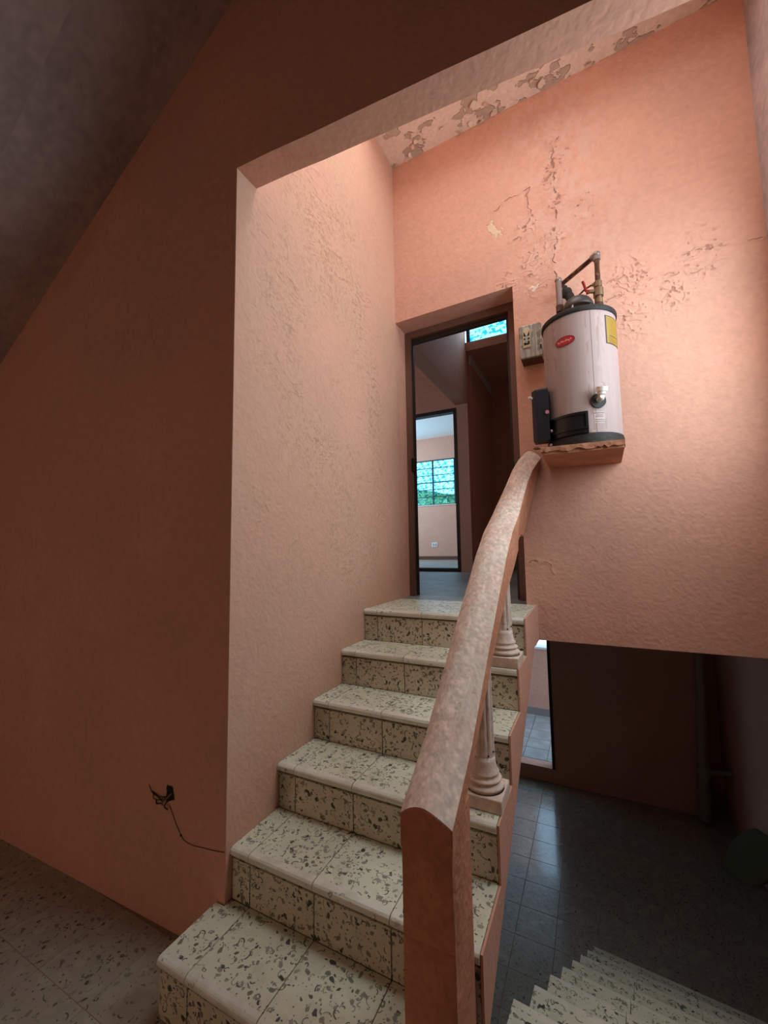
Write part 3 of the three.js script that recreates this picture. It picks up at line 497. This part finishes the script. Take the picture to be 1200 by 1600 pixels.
{
  const wh = thing('water_heater', 'white cylindrical water heater with black rims standing on the wall shelf', 'water heater', [HX, SY, HZ]);
  const mEnamel = std({ ...bake(512, 512, 1.3, 0.8, (x, y) => { const st = fbm(x * 50, y * 1.6, 3), f = fbm(x * 90, y * 30, 2), s = 0.97 + 0.10 * (st - 0.5); const c = mix3([172, 153, 149], [140, 112, 100], 0.5 * smooth(0.58, 0.75, st) * smooth(0.4, 0.6, f)); return [c[0] * s, c[1] * s, c[2] * s, 0.5]; }), roughness: 0.62, bumpScale: 0 });
  const mBlack = std({ color: 0x14120f, roughness: 0.45 }), mBlackDusty = std({ ...bake(256, 64, 1.2, 0.1, (x, y) => { const t = smooth(0.55, 0.72, fbm(x * 60, y * 60, 3)); const c = mix3([18, 15, 13], [96, 82, 72], 0.4 * t); return [...c, 0.5]; }), roughness: 0.7, bumpScale: 0 });
  const tank = new THREE.CylinderGeometry(HR, HR, 0.665, 72, 1, true); { const uv = tank.attributes.uv; for (let i = 0; i < uv.count; i++) uv.setXY(i, uv.getX(i) * 1.3, uv.getY(i) * 0.8); } tank.translate(HX, SY + 0.055 + 0.3325, HZ);
  part('tank', tank, mEnamel, wh);
  part('base_rim', lathe([[0, 0], [HR + 0.004, 0], [HR + 0.006, 0.004], [HR + 0.006, 0.044], [HR + 0.003, 0.05], [HR + 0.003, 0.056], [HR - 0.004, 0.058], [0, 0.058]], [HX, SY, HZ], 72), mBlackDusty, wh, 'black base rim with dust streaks');
  part('top_rim', lathe([[0, 0.755], [0.10, 0.752], [HR - 0.012, 0.745], [HR + 0.004, 0.742], [HR + 0.007, 0.738], [HR + 0.007, 0.722], [HR + 0.004, 0.713], [HR - 0.004, 0.711], [0, 0.711]].reverse(), [HX, SY, HZ], 72), mBlackDusty, wh, 'black top rim and lid');
  part('seam', merge([box(HX + HR * Math.sin(0.33) - 0.0008, SY + 0.06, HZ + HR * Math.cos(0.33) - 0.001, HX + HR * Math.sin(0.33) + 0.0008, SY + 0.71, HZ + HR * Math.cos(0.33) + 0.001)]), std({ color: 0xa88f86 }), wh);
  const hood = part('draft_hood', lathe([[0, 0.895], [0.02, 0.894], [0.045, 0.886], [0.064, 0.872], [0.076, 0.853], [0.081, 0.836], [0.083, 0.822], [0.079, 0.822], [0.078, 0.832], [0.05, 0.84], [0, 0.845]].reverse(), [HX + 0.005, SY, HZ], 48), std({ color: 0x4b4643, roughness: 0.45, metalness: 0.5 }), wh, 'grey domed draft hood');
  const mLeg = std({ color: 0xb5aaa2, roughness: 0.5, metalness: 0.5 }); for (let k = 0; k < 4; k++) { const a = k * 1.57 + 0.4, x = HX + 0.005 + 0.07 * Math.cos(a), z = HZ + 0.07 * Math.sin(a); part('hood_leg', rod([x, SY + 0.745, z], [x, SY + 0.835, z], 0.006, 8), mLeg, hood); }
  // curved pieces lying on the tank: angle from +z toward +x
  const arcPanel = (r0, r1, a0, a1, y0, y1, n = 20) => {
    const v = [], uv = [], P = (r, a, y) => [HX + r * Math.sin(a), y, HZ + r * Math.cos(a)];
    const q = (A, B, C, D, ua, ub, va, vb) => { v.push(...A, ...B, ...C, ...A, ...C, ...D); uv.push(ua, va, ub, va, ub, vb, ua, va, ub, vb, ua, vb); };
    for (let i = 0; i < n; i++) { const a = a0 + (a1 - a0) * i / n, b = a0 + (a1 - a0) * (i + 1) / n, u0 = i / n, u1 = (i + 1) / n; q(P(r1, a, y0), P(r1, b, y0), P(r1, b, y1), P(r1, a, y1), u0, u1, 0, 1); q(P(r0, a, y1), P(r1, a, y1), P(r1, b, y1), P(r0, b, y1), u0, u1, 1, 1); q(P(r1, a, y0), P(r0, a, y0), P(r0, b, y0), P(r1, b, y0), u0, u1, 0, 0); }
    q(P(r0, a0, y0), P(r1, a0, y0), P(r1, a0, y1), P(r0, a0, y1), 0, 0, 0, 1); q(P(r1, a1, y0), P(r0, a1, y0), P(r0, a1, y1), P(r1, a1, y1), 1, 1, 0, 1);
    const g = new THREE.BufferGeometry(); g.setAttribute('position', new THREE.Float32BufferAttribute(v, 3)); g.setAttribute('uv', new THREE.Float32BufferAttribute(uv, 2)); g.computeVertexNormals(); return toCreasedNormals(g, 0.5);
  };
  const D = Math.PI / 180;
  const cov = part('burner_cover', merge([arcPanel(HR - 0.002, HR + 0.010, -62 * D, 7 * D, SY + 0.056, SY + 0.17), arcPanel(HR, HR + 0.016, -60 * D, 5 * D, SY + 0.155, SY + 0.166), arcPanel(HR, HR + 0.016, -60 * D, 5 * D, SY + 0.078, SY + 0.088), arcPanel(HR, HR + 0.016, 3.2 * D, 6 * D, SY + 0.078, SY + 0.166)]), std({ color: 0x17161b, roughness: 0.35 }), wh, 'black burner cover');
  for (const [a, y] of [[-52, 0.105], [-55, 0.03]]) part('cover_screw', ball([HX + (HR + 0.015) * Math.sin(a * D), SY + y, HZ + (HR + 0.015) * Math.cos(a * D)], 0.009), std({ color: 0xc9c4be, roughness: 0.3, metalness: 0.7 }), cov);
  // gas control box
  const cs = new THREE.Shape(); [[-0.055, -0.03], [-0.055, 0.02], [-0.035, 0.045], [0.022, 0.045], [0.022, -0.03]].forEach((p, i) => i ? cs.lineTo(...p) : cs.moveTo(...p));
  const cg = new THREE.ExtrudeGeometry(cs, { depth: 0.275, bevelEnabled: true, bevelSize: 0.006, bevelThickness: 0.010, bevelSegments: 2 }); cg.rotateX(-Math.PI / 2); cg.scale(1, 1, -1);
  const ci = cg.index ? cg.toNonIndexed() : cg; ci.computeVertexNormals(); ci.translate(1.062, SY + 0.062, 0.335);
  const cb = part('control_box', ci, std({ color: 0x1b1d25, roughness: 0.4 }), wh, 'black gas control box');
  part('control_knob', merge([rod([1.004, SY + 0.30, 0.372], [0.992, SY + 0.305, 0.392], 0.008, 14)]), std({ color: 0xcfc8c0, roughness: 0.3, metalness: 0.6 }), cb, 'pale metal knob');
  part('control_button', rod([1.082, SY + 0.205, 0.388], [1.082, SY + 0.205, 0.400], 0.010, 16), std({ color: 0xb0707c, roughness: 0.4 }), cb, 'pink button');
  // drain valve
  const va = 23 * D, vp = (r, y) => [HX + r * Math.sin(va), y, HZ + r * Math.cos(va)];
  const vr = part('drain_valve', merge([rod(vp(HR, 1.107), vp(HR + 0.05, 1.112), 0.012), rod(vp(HR + 0.035, 1.108), vp(HR + 0.04, 1.14), 0.013), ball(vp(HR + 0.036, 1.108), 0.015)]), std({ color: 0xd9d2c8, roughness: 0.4 }), wh, 'white plastic drain valve');
  part('valve_handle', merge([rod(vp(HR + 0.042, 1.142), vp(HR + 0.048, 1.162), 0.028, 8), rod(vp(HR + 0.04, 1.125), vp(HR + 0.042, 1.143), 0.020, 10)]), std({ color: 0xf2ece4, roughness: 0.4 }), vr);
  part('valve_gasket', rod(vp(HR - 0.01, 1.105), vp(HR + 0.006, 1.105), 0.038, 28), std({ color: 0x100d0c, roughness: 0.6 }), vr, 'black round gasket');
  // badge, energy label, printed lines
  const badge = canvasTex(256, 128, (g, w, h) => { g.fillStyle = '#e4d2cb'; g.fillRect(0, 0, w, h); g.fillStyle = '#6d1016'; g.beginPath(); g.ellipse(w / 2, h / 2, w * 0.47, h * 0.45, 0, 0, 7); g.fill(); g.fillStyle = '#a52228'; g.beginPath(); g.ellipse(w / 2, h / 2, w * 0.43, h * 0.38, 0, 0, 7); g.fill(); g.fillStyle = '#e8bdb2'; for (let i = 0; i < 9; i++) { const t = 44 + i * 19; g.globalAlpha = 0.85; g.fillRect(t, h / 2 - 12 + 5 * Math.sin(i * 2.1), 13, 20 - 4 * Math.sin(i * 3.3)); g.globalAlpha = 1; g.fillStyle = i % 3 ? '#e8bdb2' : '#d8a59a'; } });
  const ov = (() => { const a0 = -37.5 * D, a1 = -5 * D, y0 = 1.432, y1 = 1.486, n = 40, v = [], uv = [], c = [(a0 + a1) / 2, (y0 + y1) / 2]; const P = (t) => { const a = c[0] + (a1 - a0) / 2 * Math.cos(t), y = c[1] + (y1 - y0) / 2 * Math.sin(t); return [HX + (HR + 0.0025) * Math.sin(a), y, HZ + (HR + 0.0025) * Math.cos(a)]; };
    for (let r = 0; r < 5; r++) for (let i = 0; i < n; i++) { const R = (t, k) => { const a = c[0] + (a1 - a0) / 2 * k * Math.cos(t), y = c[1] + (y1 - y0) / 2 * k * Math.sin(t); v.push(HX + (HR + 0.0025) * Math.sin(a), y, HZ + (HR + 0.0025) * Math.cos(a)); uv.push(0.5 + 0.47 * k * Math.cos(t), 0.5 + 0.45 * k * Math.sin(t)); }; const t0 = i / n * 6.28319, t1 = (i + 1) / n * 6.28319, k0 = r / 5, k1 = (r + 1) / 5; R(t0, k0); R(t0, k1); R(t1, k1); R(t0, k0); R(t1, k1); R(t1, k0); }
    const g = new THREE.BufferGeometry(); g.setAttribute('position', new THREE.Float32BufferAttribute(v, 3)); g.setAttribute('uv', new THREE.Float32BufferAttribute(uv, 2)); g.computeVertexNormals(); return g; })();
  part('badge', ov, std({ map: badge, roughness: 0.35 }), wh, 'red oval maker badge');
  const yl = canvasTex(128, 256, (g, w, h) => { g.fillStyle = '#94781f'; g.fillRect(0, 0, w, h); g.strokeStyle = '#2a1206'; g.lineWidth = 7; g.strokeRect(3, 3, w - 6, h - 6); g.fillStyle = '#8f6a12'; for (let y = 22; y < 165; y += 15) g.fillRect(16, y, rr(50, 96), 6); g.fillStyle = '#3a1c08'; g.fillRect(26, 178, 98, 7); g.fillStyle = '#7c5a10'; for (let y = 196; y < 240; y += 14) g.fillRect(16, y, rr(40, 92), 7); });
  part('energy_label', arcPanel(HR - 0.001, HR + 0.0015, 43.5 * D, 80 * D, 1.418, 1.572), std({ map: yl, roughness: 0.5 }), wh, 'yellow energy label with dark border');
  const tx = canvasTex(128, 128, (g, w, h) => { g.fillStyle = '#b09e99'; g.fillRect(0, 0, w, h); g.fillStyle = '#5d3c30'; g.fillRect(4, 12, 120, 9); for (const [y, a, b] of [[34, 26, 76], [50, 18, 90], [84, 10, 50], [84, 66, 50], [104, 8, 112]]) { for (let x = a; x < a + b; x += 12) g.fillRect(x, y, 9, 9); } });
  part('printed_lines', arcPanel(HR - 0.001, HR + 0.001, 15.5 * D, 31.5 * D, 0.987, 1.05), std({ map: tx, roughness: 0.4 }), wh, 'small printed lines');
}
const mRust = std({ ...bake(256, 256, 0.3, 0.3, (x, y) => { const t = fbm(x * 60, y * 60, 3); const c = mix3([74, 42, 30], [134, 92, 70], smooth(0.4, 0.7, t)); return [...c, t]; }), roughness: 0.6, metalness: 0.3, bumpScale: 0.002 });
const mGalv = std({ color: 0x8f8480, roughness: 0.45, metalness: 0.6 }), mBrass = std({ color: 0x85725a, roughness: 0.4, metalness: 0.7 }), mGrime = std({ color: 0x2c2320, roughness: 0.8 });
{
  const p = thing('water_pipe', 'rusty hot water pipe with a red lever valve rising from the heater right side', 'pipe', [1.367, 1.632, HZ]);
  part('riser_pipe', metreUV(rod([1.367, 1.632, HZ], [1.370, 1.995, HZ], 0.0135)), mRust, p);
  part('elbow', merge([ball([1.370, 2.003, HZ], 0.021), rod([1.370, 1.97, HZ], [1.370, 2.0, HZ], 0.019), rod([1.370, 2.003, HZ], [1.348, 2.004, HZ - 0.022], 0.019)]), mGalv, p, 'galvanised elbow');
  part('wall_pipe', metreUV(rod([1.362, 2.004, HZ - 0.01], [1.165, 2.02, 0.004], 0.0135)), mRust, p);
  part('wall_elbow', rod([1.178, 2.019, 0.018], [1.160, 2.021, 0.001], 0.021), mGrime, p);
  const v = part('valve_body', merge([rod([1.367, 1.715, HZ], [1.368, 1.845, HZ], 0.0185, 6), rod([1.367, 1.755, HZ], [1.368, 1.80, HZ], 0.026, 20), rod([1.367, 1.81, HZ], [1.368, 1.84, HZ], 0.0235, 6), rod([1.367, 1.715, HZ], [1.367, 1.74, HZ], 0.0235, 6)]), mBrass, p, 'brass ball valve');
  part('valve_stem', rod([1.367, 1.785, HZ + 0.005], [1.322, 1.79, HZ + 0.015], 0.011, 12), mBrass, v);
  part('lever', merge([rbox(1.306, 1.78, HZ + 0.005, 1.322, 1.80, HZ + 0.025, 0.003), tube([[1.318, 1.79, HZ + 0.015], [1.306, 1.80, HZ + 0.016], [1.300, 1.83, HZ + 0.018], [1.292, 1.857, HZ + 0.02]], 0.007, 14, 8)]), std({ color: 0x8e1616, roughness: 0.4 }), v, 'red lever handle');
  part('union', merge([rod([1.367, 1.632, HZ], [1.367, 1.662, HZ], 0.026, 6), rod([1.367, 1.665, HZ], [1.367, 1.69, HZ], 0.021, 16), rod([1.367, 1.694, HZ], [1.367, 1.712, HZ], 0.023, 16)]), mRust, p);
}
{
  const p = thing('water_pipe', 'grey cold water pipe with fittings at the heater left side', 'pipe', [1.165, 1.632, HZ - 0.03]);
  const z = HZ - 0.03;
  part('riser_pipe', merge([rod([1.165, 1.632, z], [1.165, 1.74, z], 0.012)]), mRust, p);
  part('upper_pipe', rod([1.165, 1.765, z], [1.165, 1.93, z], 0.0165), mGalv, p);
  part('coupling', merge([rod([1.165, 1.735, z], [1.165, 1.775, z], 0.023, 6), rod([1.165, 1.70, z], [1.165, 1.715, z], 0.018, 12)]), mRust, p);
  part('elbow', merge([ball([1.165, 1.935, z], 0.0195), rod([1.165, 1.935, z], [1.165, 1.935, 0.01], 0.0125), rod([1.165, 1.935, z - 0.015], [1.165, 1.935, z - 0.045], 0.018, 6)]), mGalv, p);
  part('wall_fitting', merge([ball([1.205, 1.93, 0.06], 0.03), rod([1.17, 1.935, 0.06], [1.225, 1.90, 0.06], 0.024, 8), rod([1.215, 1.91, 0.06], [1.235, 1.84, 0.07], 0.026, 8), ball([1.24, 1.86, 0.075], 0.026), rod([1.195, 1.955, 0.02], [1.195, 1.955, 0.08], 0.016, 6)]), mGrime, p, 'dark greasy fittings');
}
{
  const p = thing('gas_tube', 'thin rusty tube bending from the wall fitting over the heater lid', 'tube', [1.25, 1.86, 0.1]);
  part('tube', metreUV(tube([[1.235, 1.845, 0.075], [1.262, 1.868, 0.09], [1.30, 1.882, 0.12], [1.345, 1.872, 0.17], [1.358, 1.84, 0.20]], 0.0055, 30, 8)), mRust, p);
  part('nut', rod([1.345, 1.872, 0.17], [1.354, 1.853, 0.19], 0.010, 6), mBrass, p);
}
// switch box
{
  const bx = thing('switch_box', 'weathered grey metal switch box with a small cream plate beside the doorway', 'switch box', [0.978, 1.55, 0.0]);
  const mBox = std({ ...bake(256, 256, 0.2, 0.3, (x, y) => { const st = fbm(x * 120, y * 7, 3), t = fbm(x * 30, y * 30, 3); let c = mix3([146, 146, 138], [178, 180, 172], smooth(0.4, 0.65, st)); c = mix3(c, [92, 82, 58], 0.45 * smooth(0.55, 0.7, t + 0.12 * (0.5 - st))); return [...c, t]; }), roughness: 0.5, metalness: 0.25, bumpScale: 0.001 });
  part('box_body', metreUV(rbox(0.918, 1.553, 0.0, 1.044, 1.765, 0.062, 0.004)), mBox, bx);
  part('cover', merge([metreUV(slab([[0.912, 1.565], [0.918, 1.553], [1.044, 1.553], [1.050, 1.565], [1.050, 1.76], [1.042, 1.772], [0.920, 1.772], [0.912, 1.76]], [], 0.062, 0.088, 0.006))]), mBox, bx, 'pressed metal cover');
  part('base_flange', metreUV(hexa([[0.922, 1.538, 0.0], [1.048, 1.538, 0.0], [1.044, 1.544, 0.07], [0.924, 1.544, 0.07]].reverse(), [[0.918, 1.553, 0.0], [1.048, 1.553, 0.0], [1.044, 1.553, 0.075], [0.918, 1.553, 0.075]].reverse())), std({ color: 0x5b3520, roughness: 0.8 }), bx, 'rusty brown bottom');
  const pl = part('plate', metreUV(slab([[0.937, 1.62], [0.982, 1.62], [0.982, 1.735], [0.972, 1.752], [0.948, 1.752], [0.937, 1.735]], [], 0.088, 0.094, 0.002)), std({ color: 0xcbbd9b, roughness: 0.6 }), bx, 'cream plate');
  const mHole = std({ color: 0x14110c, roughness: 0.7 });
  const tri = (p) => slab(p, [], 0.0935, 0.0955);
  for (const p of [[[0.942, 1.728], [0.942, 1.695], [0.958, 1.693]], [[0.977, 1.728], [0.977, 1.697], [0.962, 1.693]], [[0.942, 1.683], [0.942, 1.672], [0.954, 1.675], [0.954, 1.681]], [[0.977, 1.684], [0.977, 1.672], [0.965, 1.669], [0.965, 1.681]], [[0.942, 1.652], [0.977, 1.662], [0.977, 1.64], [0.942, 1.636]]]) part('socket_slot', tri(p), mHole, pl);
  part('toggle', rbox(0.953, 1.645, 0.094, 0.966, 1.69, 0.104, 0.003), std({ color: 0x9fb0a2, roughness: 0.5 }), pl, 'pale green toggle');
  part('latch', rbox(1.037, 1.60, 0.085, 1.045, 1.625, 0.092, 0.002), mHole, bx);
}
// power outlet in the far bedroom
{
  const o = thing('wall_outlet', 'small white power outlet low on the bedroom wall below the louvre window', 'outlet', [-2.248, 0.36, -7.0]);
  part('outlet_plate', rbox(-2.325, 0.36, -7.0, -2.17, 0.475, -6.988, 0.006), mWhite, o);
  part('socket', merge([rbox(-2.30, 0.385, -6.99, -2.255, 0.45, -6.984, 0.003), rbox(-2.24, 0.385, -6.99, -2.195, 0.45, -6.984, 0.003)]), std({ color: 0xb9b2ac }), o);
}
// hole with cut wires in the dark wall
{
  const z = zf(-0.31), o = thing('wire_bundle', 'cut dark wires sticking out of a broken hole in the shaded wall', 'wires', [-0.31, -0.61, z]);
  const m = std({ color: 0x1a100c, roughness: 0.8 }), mw = std({ color: 0x2b1a12, roughness: 0.6 }), mp = std({ color: 0x8a7566, roughness: 0.6 });
  const hs = new THREE.Shape(); for (let i = 0; i < 14; i++) { const a = i / 14 * 6.283, r = 0.021 + 0.014 * vn(i * 1.3, 2); hs[i ? 'lineTo' : 'moveTo'](-0.300 + r * Math.cos(a) * 0.9, -0.598 + r * Math.sin(a) * 1.25); }
  const hg = new THREE.ShapeGeometry(hs); hg.translate(0, 0, z + 0.0015); part('hole', hg, m, o, 'ragged dark hole');
  const W = [[[-0.30, -0.605], [-0.345, -0.618], [-0.40, -0.612], [-0.45, -0.575]], [[-0.30, -0.60], [-0.35, -0.63], [-0.39, -0.632], [-0.40, -0.615], [-0.375, -0.605]], [[-0.30, -0.60], [-0.34, -0.638], [-0.37, -0.648], [-0.385, -0.638]], [[-0.295, -0.60], [-0.33, -0.628], [-0.36, -0.62], [-0.43, -0.611]], [[-0.29, -0.595], [-0.315, -0.622], [-0.345, -0.642], [-0.335, -0.655]], [[-0.30, -0.61], [-0.318, -0.645], [-0.30, -0.655]]];
  W.forEach((w, k) => part('wire', tube(w.map(([x, y], i) => [x, y, z - 0.004 + 0.012 * Math.sin(i * 1.1) + 0.004]), k < 2 ? 0.0016 : 0.0026, 20, 6), k === 4 ? mp : mw, o));
  part('trailing_line', tube([[-0.303, -0.64], [-0.288, -0.662], [-0.262, -0.702], [-0.232, -0.738], [-0.212, -0.752], [-0.17, -0.757], [-0.12, -0.752], [-0.06, -0.746], [-0.005, -0.738]].map(([x, y]) => [x, y, zf(x) + 0.001]), 0.0014, 60, 5), std({ color: 0x4d2c1e }), o, 'thin brown line trailing to the corner');  // thin tube standing for the brown hairline crack in the wall
  part('staple', ball([-0.232, -0.737, zf(-0.23) + 0.002], 0.004), m, o);
}
// waste pipe in the dark corner
{
  const p = thing('waste_pipe', 'grey plastic waste pipe with a side branch in the dark lower corner', 'pipe', [2.19, LF, -2.96]);
  const m = std({ color: 0x9c958b, roughness: 0.6 });
  part('stack', rod([2.19, LF + 0.03, -2.96], [2.275, -0.216, -2.96], 0.05), m, p);
  part('branch', rod([2.205, -2.1, -2.96], [2.445, -2.055, -2.93], 0.03), m, p);
  for (const [a, b] of [[LF + 0.03, LF + 0.12], [LF + 0.24, LF + 0.32], [-2.15, -2.04]]) part('collar', rod([2.19 + 0.035 * (a - LF), a, -2.96], [2.19 + 0.035 * (b - LF), b, -2.96], 0.061), m, p);
}
{
  const b = thing('leaning_board', 'dull olive rounded board leaning on the dark right wall downstairs', 'board', [2.30, LF, -2.05]);
  const s = new THREE.Shape(); s.moveTo(-0.2, 0); s.quadraticCurveTo(0.15, 0.0, 0.24, 0.26); s.quadraticCurveTo(0.26, 0.42, 0.2, 0.52); s.lineTo(0.05, 0.5); s.quadraticCurveTo(-0.2, 0.3, -0.2, 0);
  const g = new THREE.ExtrudeGeometry(s, { depth: 0.018, bevelEnabled: true, bevelSize: 0.004, bevelThickness: 0.004, bevelSegments: 2 }); g.rotateX(-0.22); g.rotateY(-1.15); const m = new THREE.Mesh(g, std({ color: 0x5c5734, roughness: 0.7 })); m.name = 'panel'; m.position.set(-0.02, 0.03, 0); b.add(m); shade(m);
}
// flakes of paint hanging from the ceiling edge
{
  const c = scene.getObjectByName('ceiling'), m = std({ color: 0xe2c9b4, roughness: 0.9 });
  for (const [x, z] of [[0.17, 0.045], [0.217, 0.093], [0.642, 0.039], [0.714, 0.05], [0.774, 0.114], [1.067, 0.114], [0.561, 0.02], [0.451, 0.114], [0.05, 0.03], [0.69, 0.16], [0.80, 0.03], [1.12, 0.06], [1.40, 0.03], [0.13, 0.02], [0.25, 0.12], [0.72, 0.02]]) {
    const g = new THREE.CircleGeometry(rr(0.014, 0.032), 7), p = g.attributes.position; for (let i = 0; i < p.count; i++) { const a = p.getX(i), b = p.getY(i); p.setXYZ(i, a * rr(0.7, 1.2), b * rr(0.6, 1.1), 14 * a * a + rr(0, 0.002)); }
    g.computeVertexNormals(); const f = new THREE.Mesh(g, m); f.name = 'paint_flake'; f.position.set(x, 3.365 + 0.0392 * (x + 0.3) - 0.010, z); f.rotation.set(Math.PI / 2 + rr(-0.5, 0.5), rr(-0.5, 0.5), rr(0, 6)); c.add(f); shade(f);
  }
}
// ---------------------------------------------------------------- outside: hedge and hills seen through the patterned glass
{
  const leaf = new THREE.CircleGeometry(0.07, 5); leaf.scale(1, 0.55, 1);
  const n = 420, im = new THREE.InstancedMesh(leaf, std({ color: 0xffffff, roughness: 0.7 }), n), d = new THREE.Object3D(), col = new THREE.Color();
  for (let i = 0; i < n; i++) { d.position.set(rr(-7, 0.2), rr(-0.2, 1.9 + 1.2 * vn(i * 0.01, 4)) , rr(-10.2, -9.2)); d.rotation.set(rr(0, 6), rr(0, 6), rr(0, 6)); d.scale.setScalar(rr(0.6, 1.5)); d.updateMatrix(); im.setMatrixAt(i, d.matrix); im.setColorAt(i, col.setRGB(rr(0.25, 0.45), rr(0.5, 0.75), rr(0.35, 0.55))); }
  im.name = 'hedge_foliage'; im.userData = { label: 'leafy green hedge outside the bedroom louvre window', category: 'hedge', kind: 'stuff' }; scene.add(im);
}
{
  const g = new THREE.PlaneGeometry(260, 60, 90, 24), p = g.attributes.position;
  for (let i = 0; i < p.count; i++) { const x = p.getX(i), t = p.getY(i) / 60 + 0.5; p.setXYZ(i, x, -6 + t * (24 + 10 * fbm(x * 0.03 + 50, 3, 4)), -120 - t * 50 - 10 * vn(x * 0.1 + 30, t * 9)); }
  g.computeVertexNormals(); const m = struct('hills', g, std({ color: 0x64804f, roughness: 1 }));
}
renderer.render(scene, camera);
